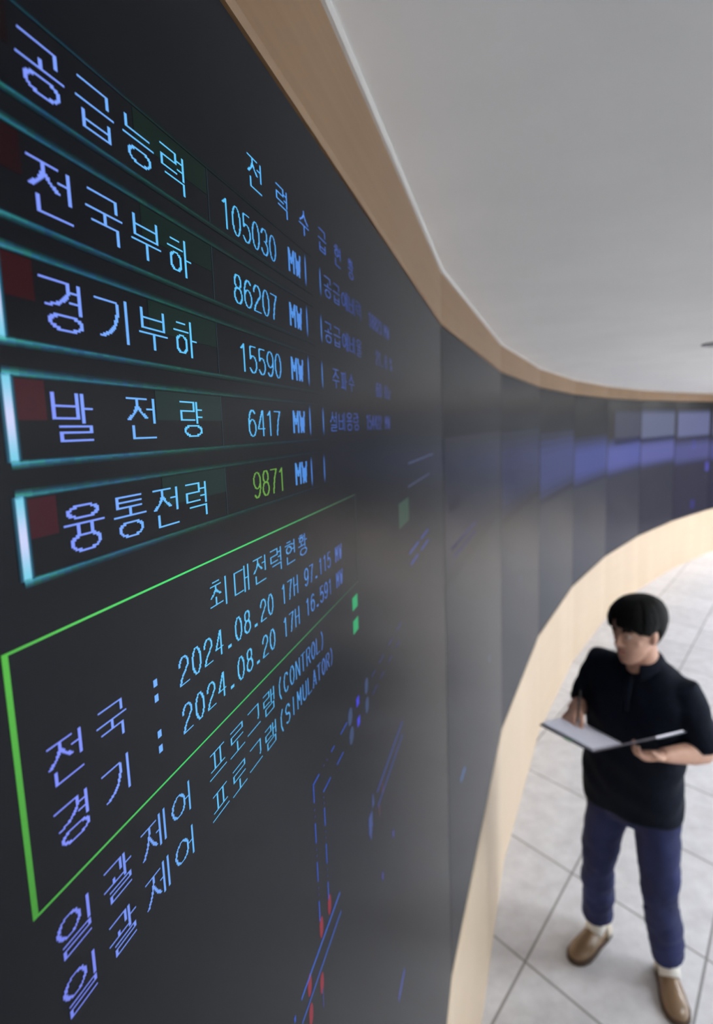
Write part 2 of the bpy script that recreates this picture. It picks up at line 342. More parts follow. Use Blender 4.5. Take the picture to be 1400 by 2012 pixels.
LAT = {
 '0': [ell(0, 0, 1, 1)], '1': [[(.2, .16), (.4, .12), (.58, 0), (.58, 1)]],
 '2': [arc(.5, .29, .5, .29, 180, 375)+[(.1, .82), (0, 1), (1, 1)]],
 '3': [arc(.48, .25, .46, .25, 190, 450), arc(.48, .74, .52, .26, 270, 530)],
 '4': [[(.76, 1), (.76, 0), (.7, 0), (0, .7), (1, .7)]],
 '5': [[(.92, 0), (.16, 0), (.06, .47)]+arc(.48, .68, .52, .32, 215, 510)],
 '6': [arc(.5, .68, .5, .32, 0, 360), arc(.55, .5, .55, .5, 180, 310)], '7': [[(0, 0), (1, 0), (.62, .4), (.36, 1)]],
 '8': [ell(.08, 0, .92, .46), ell(0, .46, 1, 1)], '9': [arc(.5, .32, .5, .32, 0, 360), arc(.45, .5, .55, .5, 0, 130)],
 '.': [[(.38, .9), (.62, .9), (.62, 1), (.38, 1), (.38, .95), (.62, .95)]], ',': [[(.4, .9), (.6, .9), (.5, 1.1)]],
 '(': [[(.8, -.08), (.5, .2), (.42, .5), (.5, .8), (.8, 1.1)]], ')': [[(.2, -.08), (.5, .2), (.58, .5), (.5, .8), (.2, 1.1)]],
 '%': [ell(0, 0, .36, .4), ell(.64, .6, 1, 1), [(.9, 0), (.1, 1)]],
 'M': [[(0, 1), (0, 0), (.5, .62), (1, 0), (1, 1)]], 'W': [[(0, 0), (.24, 1), (.5, .3), (.76, 1), (1, 0)]],
 'H': [[(0, 0), (0, 1)], [(1, 0), (1, 1)], [(0, .48), (1, .48)]], 'z': [[(0, .35), (1, .35), (0, 1), (1, 1)]],
 'C': [arc(.52, .5, .52, .5, 318, 42)], 'O': [ell(0, 0, 1, 1)], 'N': [[(0, 1), (0, 0), (1, 1), (1, 0)]], 'T': [[(0, 0), (1, 0)], [(.5, 0), (.5, 1)]],
 'R': [[(0, 1), (0, 0), (.7, 0), (.95, .12), (.95, .38), (.7, .5), (0, .5)], [(.55, .5), (1, 1)]], 'L': [[(0, 0), (0, 1), (1, 1)]],
 'S': [arc(.5, .25, .48, .25, 340, 90)[::1]+arc(.5, .75, .5, .25, 270, 520)], 'I': [[(.5, 0), (.5, 1)]],
 'U': [[(0, 0), (0, .7)]+arc(.5, .7, .5, .3, 180, 0)+[(1, 0)]], 'A': [[(0, 1), (.5, 0), (1, 1)], [(.2, .66), (.8, .66)]],
}
LAT['S'] = [[(.97, .2)]+arc(.5, .25, .47, .25, 330, 90)+arc(.5, .74, .5, .26, 270, 500)]
def dots(strokes, cols, rows, bw, bh):
    on = set()
    for st in strokes:
        for (xa, ya), (xb, yb) in zip(st, st[1:]):
            xa_, xb_, ya_, yb_ = xa*(cols-bw), xb*(cols-bw), ya*(rows-bh), yb*(rows-bh)
            n = max(2, int(max(abs(xb_-xa_), abs(yb_-ya_))*3))
            for k in range(n+1):
                x, y = xa_+(xb_-xa_)*k/n, ya_+(yb_-ya_)*k/n
                for i in range(bw):
                    for j in range(bh): on.add((int(round(x))+i, int(round(y))+j))
    return on
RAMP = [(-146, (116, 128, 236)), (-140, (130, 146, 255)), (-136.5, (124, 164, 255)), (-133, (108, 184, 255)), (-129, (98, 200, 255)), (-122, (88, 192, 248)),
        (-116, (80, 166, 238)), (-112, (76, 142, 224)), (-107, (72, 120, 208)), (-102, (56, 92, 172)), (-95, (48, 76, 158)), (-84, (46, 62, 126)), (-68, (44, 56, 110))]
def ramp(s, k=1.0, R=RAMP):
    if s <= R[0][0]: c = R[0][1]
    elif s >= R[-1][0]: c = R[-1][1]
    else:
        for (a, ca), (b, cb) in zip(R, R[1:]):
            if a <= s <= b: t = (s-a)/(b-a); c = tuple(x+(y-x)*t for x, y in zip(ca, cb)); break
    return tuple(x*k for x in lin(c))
def write(px, text, s, ztop, adv, gw, gh, cols=24, rows=24, bw=2, bh=1, k=1.0, color=None, latin_frac=.5):
    """adv/gw/gh in cm for a full-width character; latin characters take latin_frac of it. s is measured from the far seam of panel 0"""
    for ch in text:
        is_h = ch in SYL
        a = adv if is_h else adv*latin_frac
        if ch != ' ':
            g = hangul(ch) if is_h else LAT[ch]
            cw = gw if is_h else gw*latin_frac*.86
            cc = cols if is_h else max(6, int(round(cols*latin_frac*.9)))
            on = dots(g, cc, rows, bw, bh); dx, dz = cw/cc, gh/rows
            for j in sorted({y for _, y in on}):
                xs = sorted(x for x, y in on if y == j); st = pv = xs[0]
                for x in xs[1:]+[None]:
                    if x is not None and x == pv+1: pv = x; continue
                    s0, s1 = s+st*dx, s+(pv+1)*dx
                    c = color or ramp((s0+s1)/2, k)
                    px.quad(s0-PANEL_LEFT, s1-PANEL_LEFT, ztop-(j+1)*dz, ztop-j*dz, c)
                    st = pv = x
        s += a
    return s

P0 = PAN[0]; L0 = -PANEL_LEFT
GLOWR = [(-142, (110, 195, 215)), (-140.5, (66, 150, 160)), (-138.5, (46, 112, 138)), (-134, (40, 96, 116)), (-131, (30, 92, 84)), (-126, (22, 74, 68)), (-120, (18, 56, 56)), (-113, (20, 42, 56)), (-108, (16, 26, 38)), (-100, (12, 16, 26))]
def glow_bar(px, s0, s1, zc, up, k=1.0, h=.34):
    """soft-edged horizontal bar: brightest line near one side, dithered tail"""
    n = 90; ds = (s1-s0)/n
    prof = [(.0, .10, .95), (.10, .2, .8), (.2, .34, .5), (.34, .5, .28), (.5, .72, .12), (-.08, 0, .5), (-.2, -.08, .16)]
    for i in range(n):
        s = s0+i*ds
        for a, b, g in prof:
            j = 1+random.uniform(-.22, .22)
            c = ramp(s+ds/2, g*k*j, GLOWR); q = random.random()
            c = (c[0]*.7, c[1]*(1.1 if q < .5 else .85), c[2]*(.85 if q < .5 else 1.15))
            za, zb = (zc+a*h, zc+b*h) if up else (zc-b*h, zc-a*h)
            px.quad(s+L0, s+ds+L0, min(za, zb), max(za, zb), c)
ROWS = [(14.9, 11.92), (10.75, 7.68), (6.51, 3.49), (2.3, -.69), (-1.89, -4.85)]
CAPT = ['공급능력', '전국부하', '경기부하', '발 전 량', '융통전력']
CAPZ = [14.25, 10.08, 5.97, 1.80, -2.53]
VALS = [('105030', -123.9, 14.02), ('86207', -122.75, 9.87), ('15590', -122.55, 5.72), ('6417', -121.75, 1.55), ('9871', -121.55, -2.58)]
UNIT = [-112.5, -112.8, -113.05, -113.25, -113.3]
RCAP = [('공급예비력', -103.1), ('공급예비율', -103.5), ('주파수', -101.5), ('설비용량', -102.9), None]
RVAL = [[('18823', -84.7, 1.65), ('MW', -75.1, 2.0)], [('21.', -81.0, 1.6), ('8', -75.2, 1.8), ('%', -71.5, 1.8)], [('60', -81.4, 1.75), ('Hz', -75.8, 2.2)], [('154422', -87.7, 1.55), ('MW', -76.2, 1.9)], None]
for r in range(5):
    zt, zb = ROWS[r]
    px = Pix()
    glow_bar(px, -141.5, -106.5, zt, True, (.3, .65, .8, .9, .8)[r], .36 if r else .2); glow_bar(px, -141.5, -106.5, zb, False, (.6, .75, .95, 1.0, .9)[r], .34)
    nz = 24                                    # bright left edge of the frame
    for q in range(nz):
        za, zb2 = zb+(zt-zb)*q/nz, zb+(zt-zb)*(q+1)/nz; t = (q+.5)/nz
        w_ = math.exp(-((t-.5)/.3)**2)
        core = tuple((a*(1-w_)+b*w_) for a, b in zip(lin((110, 205, 230)), lin((205, 212, 250))))
        side = lin((60, 150, 190))
        for sa, sb, g in ((-141.70, -141.62, .12), (-141.62, -141.52, .35), (-141.16, -141.08, .5), (-141.08, -141.0, .12)): px.quad(sa+L0, sb+L0, za, zb2, tuple(x*g for x in side))
        px.quad(-141.52+L0, -141.16+L0, za, zb2, core)
    row = px.build('status_row', P0)
    row['label'] = ('top row of figures framed in faint teal', 'second row of figures framed in teal', 'middle row of figures framed in teal', 'fourth row of figures with a bright white left edge', 'lowest framed row, with a green figure')[r]
    p = Pix(); p.quad(-141.15+L0, -139.6+L0, zt-1.55, zt-.12, lin(((16, 4, 5), (28, 4, 7), (44, 5, 10), (56, 13, 23), (56, 12, 24))[r]), lift=-.0003); p.build('red_field', row, 'dark red block')
    p = Pix(); p.quad(-132.4+L0, -125.55+L0, zt-1.5, zt-.1, lin(((6, 28, 20), (6, 28, 22), (8, 32, 26), (18, 38, 36), (14, 38, 36))[r]), lift=-.0003); p.build('green_field', row, 'dark green block')
    p = Pix(); p.quad(-125.43-.04*r+L0, -125.37-.04*r+L0, zb+.05, zt-.05, lin((34, 62, 72))); p.build('divider', row)
    zc = CAPZ[r]-.9
    for sB, kB in ((-108.3-.2*r, 1), (-104.15-.3*r, .85)):
        p = Pix()
        for q in range(14):
            t = (q+.5)/14; za = zc-1.25+2.5*q/14; g = max(0, 1-abs(2*t-1)**3)
            p.quad(sB-.2+L0, sB+.06+L0, za, za+2.5/14, tuple(x*g*kB for x in lin((76, 132, 218))))
        p.build('upright_bar', row)
    if r == 3:
        for ch, s in zip('발전량', (-139.35, -134.75, -130.2)): p = Pix(); write(p, ch, s, CAPZ[r], 3.03, 2.42, 1.86); p.build('syllable', row)
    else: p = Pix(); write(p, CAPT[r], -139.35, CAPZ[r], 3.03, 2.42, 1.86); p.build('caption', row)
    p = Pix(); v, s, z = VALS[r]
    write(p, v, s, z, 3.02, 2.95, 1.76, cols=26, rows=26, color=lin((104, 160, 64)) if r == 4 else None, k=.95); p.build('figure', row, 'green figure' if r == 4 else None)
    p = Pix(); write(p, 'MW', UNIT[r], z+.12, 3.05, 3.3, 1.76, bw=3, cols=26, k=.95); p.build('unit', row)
    if RCAP[r]:
        p = Pix(); write(p, RCAP[r][0], RCAP[r][1], CAPZ[r]-.02, 3.05, 2.45, 1.84, k=1.05); p.build('second_caption', row)
        for tx, s, a in RVAL[r]: p = Pix(); write(p, tx, s, CAPZ[r]-.1, a*2, a*2.1, 1.75, bw=3, k=1.1); p.build('second_figure', row)
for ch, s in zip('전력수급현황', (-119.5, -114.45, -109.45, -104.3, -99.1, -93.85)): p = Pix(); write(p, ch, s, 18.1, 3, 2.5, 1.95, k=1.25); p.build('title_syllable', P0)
# green outlined box of peak demand
GL = [(-143, (84, 178, 70)), (-139, (90, 205, 95)), (-132, (70, 225, 115)), (-122, (64, 205, 105)), (-112, (60, 150, 88)), (-103, (56, 108, 74)), (-94, (48, 74, 62))]
p = Pix(); n = 60
for i in range(n):
    s0, s1 = -142.75+48.3*i/n, -142.75+48.3*(i+1)/n; c = ramp((s0+s1)/2, 1, GL)
    p.quad(s0+L0, s1+L0, -7.13, -7.03, c); p.quad(s0+L0, s1+L0, -16.9, -16.8, tuple(x*.8 for x in c))
for i in range(20):
    z0, z1 = -16.9+9.87*i/20, -16.9+9.87*(i+1)/20; g = .62+.38*i/19
    p.quad(-142.85+L0, -142.58+L0, z0, z1, tuple(x*g for x in lin((86, 182, 68))))
p.quad(-94.5+L0, -94.3+L0, -16.9, -7.03, lin((40, 52, 52)))
pb = p.build('peak_box', P0, 'thin green outlined box')
p = Pix()
for ch, s in zip('최대전력현황', (-128.5, -125.35, -122.4, -119.4, -116.45, -113.5)): write(p, ch, s, -8.35, 2.9, 2.3, 1.72, k=.86)
p.build('heading', pb)
for (a, b, rest, z) in (('전', '국', '2024.08.20 17H 97.115 MW', -11.2), ('경', '기', '2024.08.20 17H 16.591 MW', -13.78)):
    for ch, s in ((a, -141.4), (b, -138.68)): p = Pix(); write(p, ch, s, z, 2.7, 2.0, 1.62); p.build('syllable', pb)
    p = Pix()
    for dz in (.28, 1.04): p.quad(-134.52+L0, -134.2+L0, z-dz-.36, z-dz, ramp(-134.4))
    p.build('colon', pb)
    s = -132.25
    for wd in rest.split(): p = Pix(); s = write(p, wd, s, z-.12, 2.65, 2.35, 1.5, bw=3 if wd == 'MW' else 2, k=.95)+1.325; p.build('entry', pb)
for lat, z in (('(CONTROL)', -18.0), ('(SIMULATOR)', -20.52)):
    ln = None
    for ch, s in zip('일괄제어', (-141.92, -139.2, -136.5, -133.95)):
        p = Pix(); write(p, ch, s, z, 2.65, 2.0, 1.62, k=.86); o = p.build('program_line' if ln is None else 'syllable', ln or P0); ln = ln or o
    for ch, s in zip('프로그램', (-129.95, -127.35, -124.8, -122.1)): p = Pix(); write(p, ch, s, z-.02, 2.65, 2.1, 1.58, k=.85); p.build('syllable', ln)
    p = Pix(); write(p, lat, -119.5, z-.05, 2.66, 2.3, 1.5, k=.85); p.build('latin_name', ln)
# green squares, and the line diagram low on the panel
for z0, z1 in ((-19.55, -18.1), (-22.2, -20.7)): p = Pix(); p.quad(-97.3+L0, -95.05+L0, z0, z1, lin((20, 156, 96))); p.build('status_square', P0, 'bright green square')
p = Pix(); p.quad(-67.5+L0, -57.7+L0, -15.6, -11.6, lin((40, 66, 54))); p.build('status_square', P0, 'pale green patch')
B1 = lin((34, 78, 190)); B2 = lin((40, 50, 120)); RD = lin((128, 20, 38))
def hline(name, s0, s1, z, c, h=.16): p = Pix(); p.quad(min(s0, s1)+L0, max(s0, s1)+L0, z-h/2, z+h/2, c); return p.build(name, P0)
def vline(name, s, z0, z1, c, wd=.22): p = Pix(); p.quad(s-wd/2+L0, s+wd/2+L0, min(z0, z1), max(z0, z1), c); return p.build(name, P0)
def capsule(name, s, z, rs, rz, c, lift=0): p = Pix(); p.poly([(s+rs*math.cos(t*math.pi/10)+L0, z+rz*math.copysign(abs(math.sin(t*math.pi/10))**.8, math.sin(t*math.pi/10))) for t in range(20)], c, lift); return p.build(name, P0)
for a, b in ((-103.8, -101.3), (-107.2, -106.1), (-112.8, -111.0)): hline('line_dash', a, b, -30.3, B1)
for a, b in ((-105.5, -103.1), (-110.1, -107.7), (-89.3, -86.6), (-84.4, -82.0), (-79, -76.2), (-73, -70)): hline('line_dash', a, b, -32.6, B1 if a < -100 else B2)
for a, b in ((-89.5, -87.3), (-85.0, -81.9), (-78.5, -75.5), (-72, -68)): hline('line_dash', a, b, -30.3, B2)
for s in (-108.6, -109.6, -98.3, -95.2): hline('line_dot', s-.15, s+.15, -30.3, B2)
for s, zs in ((-112.7, ((-30.2, -32.0), (-33.9, -35.8), (-37.6, -39.5), (-41.4, -43.4))), (-110.0, ((-34.2, -36.0), (-37.8, -39.8), (-41.7, -43.5)))):
    for z0, z1 in zs: vline('line_dash', s, z0, z1, B1)
    for z0, z1 in zip([q[1] for q in zs], [q[0] for q in zs[1:]]):
        for t in (.33, .67): vline('line_dot', s, z0+(z1-z0)*t-.09, z0+(z1-z0)*t+.09, B2)
for t in (.35, .7): vline('line_dot', -110.05, -32.6-1.6*t-.09, -32.6-1.6*t+.09, B2)
for s, z in ((-100.0, -30.3), (-99.7, -32.6), (-92.3, -30.2), (-92.3, -32.6)): capsule('line_symbol', s, z, .9, .95, lin((44, 62, 100)))
for s, z in ((-96.6, -30.15), (-96.5, -32.55)): hline('violet_mark', s-.6, s+.6, z, lin((48, 48, 205)), 1.0)
for a, b, z, c in ((-118.1, -106.4, -45.75, (36, 84, 180)), (-118.2, -106.3, -47.9, (34, 76, 160)), (-88.6, -69.3, -46.2, (36, 62, 150)), (-88.6, -69.5, -48.3, (40, 58, 140))): hline('busbar', a, b, z, lin(c), .3)
vline('line_dash', -112.85, -50.1, -52.0, lin((44, 48, 120))); hline('line_dash', -119.8, -119.5, -45.9, B1, .5)
for s, z in ((-109.8, -44.2), (-112.35, -44.3), (-116.05, -46.5), (-112.95, -49.4), (-116.05, -49.3)): capsule('breaker_symbol', s, z, .5, 1.0, RD, -.0003)['label'] = 'dull red lozenge'
for s, z in ((-87.6, -49.4), (-85.4, -47.6)): capsule('breaker_symbol', s, z, .4, .9, lin((70, 30, 52)), -.0003)['label'] = 'faint red lozenge'
p = Pix()
for q in range(9):
    z = -45.2-q*.55; hw = (.25, .4, .5, .9, 1.0, .9, 1.0, .6, .3)[q]; c0 = -91.0-(1.6 if q > 2 else 0)
    p.quad(c0-hw+L0, c0+hw+L0, z-.275, z+.275, lin((44, 62, 124)))
p.build('jagged_mark', P0)
for a, b, z, c in ((-78.8, -73.4, -86.7, (44, 62, 160)), (-79.6, -78.7, -58.7, (52, 52, 150)), (-87.3, -86.7, -59.3, (60, 60, 170))): hline('small_mark', a, b, z, lin(c), 1.0)
for a, b, z in ((-58.0, -47.0, -21.4), (-56.7, -48.0, -23.6), (-44, -33, -21.4), (-44, -33, -23.6)): hline('faint_line', a, b, z, lin((48, 62, 140)), .45)
for a, b, z in ((-57.9, -29.0, -9.9), (-57, -22, -6.0)): hline('faint_line', a, b, z, lin((52, 66, 92)), .3)

# marks and painted reflections of the further panels; s from the near seam
SHEEN = {1: (46, 47, 52), 2: (48, 50, 58), 3: (50, 54, 66), 4: (48, 52, 68), 5: (38, 42, 62), 6: (30, 33, 56), 7: (28, 30, 58), 8: (28, 30, 58), 9: (28, 30, 58)}
for i, c in SHEEN.items():                       # reflected sheen of the far panels, put into their emission
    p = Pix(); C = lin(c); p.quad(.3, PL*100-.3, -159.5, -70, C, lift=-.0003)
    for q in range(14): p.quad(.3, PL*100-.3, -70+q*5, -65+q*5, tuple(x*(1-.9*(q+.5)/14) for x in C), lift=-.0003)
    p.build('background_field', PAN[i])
def mark(i, name, s0, s1, z0, z1, c): p = Pix(); p.quad(s0, s1, z0, z1, lin(c)); return p.build(name, PAN[i])
mark(1, 'short_dash', 20.7, 29.1, -112.0, -110.6, (58, 104, 170)); mark(1, 'short_dash', 98, 100.2, -102.4, -99.2, (72, 92, 130))
mark(1, 'faint_line', 8, 26, -24, -21, (56, 52, 60)); mark(1, 'faint_line', 10, 60, -35, -34, (44, 44, 88)); mark(1, 'faint_line', 14, 60, -38, -37, (44, 44, 88))
mark(2, 'small_mark', 60, 63, -95.5, -92, (56, 66, 112))
def soft(i, name, s0, s1, z0, z1, c, n=10, e=.3, label=None):  # glowing patch with faded ends, painted in for a room reflection
    p = Pix(); C = lin(c); B = tuple(x*.45 for x in lin(SHEEN[i]))
    ys = [z0+(z1-z0)*k/n for k in range(n+1)]
    for k in range(n):
        t = (k+.5)/n; g = min(1, t/e, (1-t)/e); p.quad(s0, s1, ys[k], ys[k+1], tuple(b+(x-b)*g for x, b in zip(C, B)))
    return p.build(name, PAN[i], label)
soft(1, 'blue_band', 2, 152, -44, -3, (28, 31, 46), label='faint dark blue band'); soft(2, 'blue_band', 2, 152, -52, -4, (38, 43, 72), label='faint dark blue band')
soft(3, 'blue_band', 2, 152, -62, -8, (52, 60, 108), label='dim blue band')
soft(4, 'blue_band', 2, 152, -66, -16, (58, 69, 134), label='blue band')
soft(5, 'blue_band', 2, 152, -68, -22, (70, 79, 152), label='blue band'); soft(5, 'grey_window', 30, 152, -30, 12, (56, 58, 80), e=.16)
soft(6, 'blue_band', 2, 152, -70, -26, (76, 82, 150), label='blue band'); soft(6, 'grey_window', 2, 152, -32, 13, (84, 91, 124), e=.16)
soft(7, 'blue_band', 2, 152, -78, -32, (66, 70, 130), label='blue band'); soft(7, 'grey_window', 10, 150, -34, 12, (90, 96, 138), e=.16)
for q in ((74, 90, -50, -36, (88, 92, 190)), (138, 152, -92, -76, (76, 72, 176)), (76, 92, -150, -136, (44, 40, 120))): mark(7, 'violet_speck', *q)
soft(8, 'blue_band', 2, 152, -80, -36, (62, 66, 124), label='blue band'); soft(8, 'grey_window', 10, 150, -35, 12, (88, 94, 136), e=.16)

# ------------------------------------------------------------------ ceiling fittings and unseen light panels
M_diff = None
def lamp_mat():
    mt, nt, b = new_mat('lit_diffuser'); b.inputs['Base Color'].default_value = (.9, .9, .9, 1)
    b.inputs['Emission Color'].default_value = (.97, .985, 1, 1); b.inputs['Emission Strength'].default_value = LAMP_STRENGTH
    return mt
M_diff = lamp_mat(); M_white = plain('white_metal', (230, 230, 228), .4)
f_me = None
for k, (x, y) in enumerate(LAMP_SPOTS):
    t = empty('ceiling_light', (x, y, Z_CEIL), 0, label='square white recessed ceiling light panel over the open floor', category='ceiling light', group='recessed light panels over the open floor')
    if f_me is None:
        v, f = [], []
        for a, z in ((.33, 0), (.33, -.018), (.30, -.018), (.30, 0)):
            v += [(-a, -a, z), (a, -a, z), (a, a, z), (-a, a, z)]
        for r in range(3):
            for q in range(4): f.append((r*4+q, r*4+(q+1) % 4, r*4+4+(q+1) % 4, r*4+4+q))
        f_me = from_pydata('frame', v, f); d_me = box_me('diffuser', -.299, .299, -.299, .299, -.012, -.001)
    link('frame', f_me, M_white, t); link('diffuser', d_me, M_diff, t)  # frame and diffuser of the unseen light panels
# small unlit downlight whose rim just shows at the picture's edge
t = empty('downlight', (2.0, 3.33, Z_CEIL), 0, label='small round grey downlight set in the pale ceiling', category='ceiling light')
def lathe_me(name, prof, n=40):
    v, f = [], []
    for r, z in prof:
        v += [(r*math.cos(2*math.pi*k/n), r*math.sin(2*math.pi*k/n), z) for k in range(n)]
    for a in range(len(prof)-1):
        for k in range(n): f.append((a*n+k, a*n+(k+1) % n, (a+1)*n+(k+1) % n, (a+1)*n+k))
    me = from_pydata(name, v, f); me.polygons.foreach_set('use_smooth', [True]*len(me.polygons)); return me
link('rim', lathe_me('rim', [(.10, 0), (.10, -.004), (.092, -.009), (.078, -.008), (.072, 0)]), plain('grey_rim', (120, 118, 122), .4), t)
link('lens', lathe_me('lens', [(.073, -.001), (.06, -.004), (.03, -.005), (.0001, -.005)]), plain('grey_lens', (96, 94, 98), .3), t)

# ------------------------------------------------------------------ the man with the binder
# local frame: x = the way he faces, y = his left, z = up
MAN = Vector((1.10, 2.32, 0)); MAN_RZ = math.atan2(-.65, -.76)
V3 = lambda *a: Vector(a)
def tube(bm, pts, rad, ref=(0, 0, 1), n=20, cap=.6, power=2.0):
    """skin a path; rad = radius or (radius along ref side axis, radius across)"""
    pts = [Vector(p) for p in pts]; rad = [(r, r) if not isinstance(r, tuple) else r for r in rad]; ref = Vector(ref)
    rings = []
    for i, p in enumerate(pts):
        t = (pts[min(i+1, len(pts)-1)]-pts[max(i-1, 0)]).normalized()
        a = (ref-t*ref.dot(t)); a = a.normalized() if a.length > 1e-4 else t.orthogonal().normalized(); b = t.cross(a)
        ring = []
        for k in range(n):
            w = 2*math.pi*k/n; c, s = math.cos(w), math.sin(w)
            c = math.copysign(abs(c)**(2/power), c); s = math.copysign(abs(s)**(2/power), s)
            ring.append(bm.verts.new(p+a*(c*rad[i][0])+b*(s*rad[i][1])))
        rings.append((ring, t))
    for (r0, _), (r1, _) in zip(rings, rings[1:]):
        for k in range(n): bm.faces.new((r0[k], r0[(k+1) % n], r1[(k+1) % n], r1[k]))
    for (ring, t), p, r, sg in ((rings[0], pts[0], rad[0], -1), (rings[-1], pts[-1], rad[-1], 1)):
        v = bm.verts.new(p+t*(sg*cap*min(r)))
        for k in range(n):
            f = (ring[k], ring[(k+1) % n], v) if sg > 0 else (ring[(k+1) % n], ring[k], v)
            bm.faces.new(f)
def ball(bm, c, r, seg=20):
    r = r if isinstance(r, tuple) else (r, r, r)
    q = bmesh.ops.create_uvsphere(bm, u_segments=seg, v_segments=seg//2+2, radius=1)['verts']
    for v in q: v.co = Vector((c[0]+v.co.x*r[0], c[1]+v.co.y*r[1], c[2]+v.co.z*r[2]))
def rings_z(bm, rows, n=36, power=2.3):
    """closed loft through horizontal rings (z, x centre, y centre, x radius, y radius)"""
    prev = None; first = last = None
    for (z, cx, cy, rx, ry) in rows:
        ring = []
        for k in range(n):
            w = 2*math.pi*k/n; c, s = math.cos(w), math.sin(w)
            ring.append(bm.verts.new((cx+rx*math.copysign(abs(c)**(2/power), c), cy+ry*math.copysign(abs(s)**(2/power), s), z)))
        if prev:
            for k in range(n): bm.faces.new((prev[k], prev[(k+1) % n], ring[(k+1) % n], ring[k]))
        else: first = ring
        prev = last = ring
    bm.faces.new(first[::-1]); bm.faces.new(last)
def fused(name, bm, voxel, smooth=4, mat=None, parent=None, noise=None, xf=None):
    """merge overlapping closed pieces into one continuous skin"""
    bmesh.ops.recalc_face_normals(bm, faces=bm.faces[:])
    me = bpy.data.meshes.new('tmp'); bm.to_mesh(me); bm.free()
    o = bpy.data.objects.new('tmp', me); COL.objects.link(o)
    r = o.modifiers.new('r', 'REMESH'); r.mode = 'VOXEL'; r.voxel_size = voxel
    sm = o.modifiers.new('s', 'SMOOTH'); sm.factor = .5; sm.iterations = smooth
    dg = bpy.context.evaluated_depsgraph_get(); out = bpy.data.meshes.new_from_object(o.evaluated_get(dg))
    bpy.data.objects.remove(o); bpy.data.meshes.remove(me)
    if noise:
        for v in out.vertices: v.co += noise(v.co, v.normal)
    out.polygons.foreach_set('use_smooth', [True]*len(out.polygons)); out.name = name
    return link(name, out, mat, parent)
def solid(name, v, f, mat, parent, thick=0, smooth=True, sub=0):
    me = from_pydata(name, v, f)
    o = link(name, me, mat, parent)
    bm = bmesh.new(); bm.from_mesh(me); bmesh.ops.recalc_face_normals(bm, faces=bm.faces[:])
    if thick: bmesh.ops.solidify(bm, geom=bm.faces[:], thickness=thick)
    bm.to_mesh(me); bm.free()
    if smooth: me.polygons.foreach_set('use_smooth', [True]*len(me.polygons))
    if sub: sd = o.modifiers.new('sub', 'SUBSURF'); sd.levels = sd.render_levels = sub
    return o

M_skin = noisy('skin', (206, 158, 134), (216, 170, 147), (25, 25, 25), .5)
M_hair = noisy('black_hair', (5, 5, 6), (10, 9, 10), (90, 90, 14), .65, spec=.15)
M_shirt = noisy('navy_knit', (10, 16, 29), (15, 22, 38), (60, 60, 60), .85, bump=.15, spec=.2)
M_jean = noisy('blue_denim', (23, 28, 66), (36, 45, 95), (9, 9, 5), .85, bump=.2, lo=.3, hi=.75)
M_shoe = plain('brown_shoe_leather', (128, 104, 80), .2); M_sole = plain('dark_brown_sole', (70, 52, 36), .5); M_sock = plain('white_sock', (226, 222, 214), .85)
M_heel = plain('cream_heel', (206, 196, 180), .5)
M_lip = plain('lips', (178, 108, 98), .5); M_eye = plain('eye_white', (225, 220, 215), .25); M_iris = plain('dark_iris', (28, 20, 16), .2)

man = empty('person', MAN, MAN_RZ, label='dark-haired man in a navy polo shirt and jeans, reading from an open binder', category='person')
HEAD = V3(.006, .020, 1.458); H_ROT = Matrix.Rotation(math.radians(-17), 4, 'Z') @ Matrix.Rotation(math.radians(6), 4, 'Y') @ Matrix.Rotation(math.radians(3), 4, 'X')
def hd(p): return HEAD + (H_ROT @ Vector(p))
def to_head(bm, start):
    for v in list(bm.verts)[start:]: v.co = hd(v.co)
HR = [(-.004, .062, 0, .016, .020), (.008, .052, 0, .036, .034), (.028, .038, 0, .056, .048), (.055, .026, 0, .070, .059), (.085, .016, 0, .082, .067), (.115, .007, 0, .091, .0725),
      (.145, .001, 0, .096, .075), (.172, -.003, 0, .094, .0745), (.198, -.007, 0, .083, .067), (.218, -.010, 0, .062, .051), (.232, -.012, 0, .030, .026)]
def head_at(z):
    for a, b in zip(HR, HR[1:]):
        if a[0] <= z <= b[0]:
            t = (z-a[0])/(b[0]-a[0]); return tuple(p+(q-p)*t for p, q in zip(a, b))
    return HR[0] if z < HR[0][0] else HR[-1]
bm = bmesh.new()
# head with brow, nose, lips, chin and ears
s = 0
rings_z(bm, HR, 32, 2.15)
tube(bm, [(.092, 0, .128), (.104, 0, .108), (.113, 0, .090), (.110, 0, .080)], [(.008, .007), (.009, .009), (.011, .012), (.007, .012)], (1, 0, 0), 14)
for sg in (-1, 1):
    ball(bm, (.100, sg*.012, .083), (.010, .008, .007), 12)
    tube(bm, [(.089, sg*.012, .134), (.088, sg*.03, .138), (.074, sg*.052, .130)], [.008, .008, .006], (0, 0, 1), 12)
    ball(bm, (.054, sg*.044, .090), (.023, .020, .022), 14)
    tube(bm, [(.0885, sg*.017, .126), (.0905, sg*.031, .1285), (.080, sg*.047, .1245)], [.0032, .0040, .0030], (0, 0, 1), 10)
    tube(bm, [(.0875, sg*.018, .1135), (.0885, sg*.031, .1115), (.079, sg*.046, .1145)], [.0030, .0034, .0026], (0, 0, 1), 10)
    ball(bm, (-.004, sg*.077, .106), (.017, .010, .031), 16); ball(bm, (.003, sg*.075, .083), (.010, .008, .012), 12)
tube(bm, [(.085, -.022, .058), (.0955, 0, .060), (.085, .022, .058)], [.006, .0085, .006], (0, 0, 1), 12)
tube(bm, [(.083, -.018, .050), (.093, 0, .049), (.083, .018, .050)], [.006, .0085, .006], (0, 0, 1), 12)
ball(bm, (.080, 0, .014), (.016, .020, .014), 14)
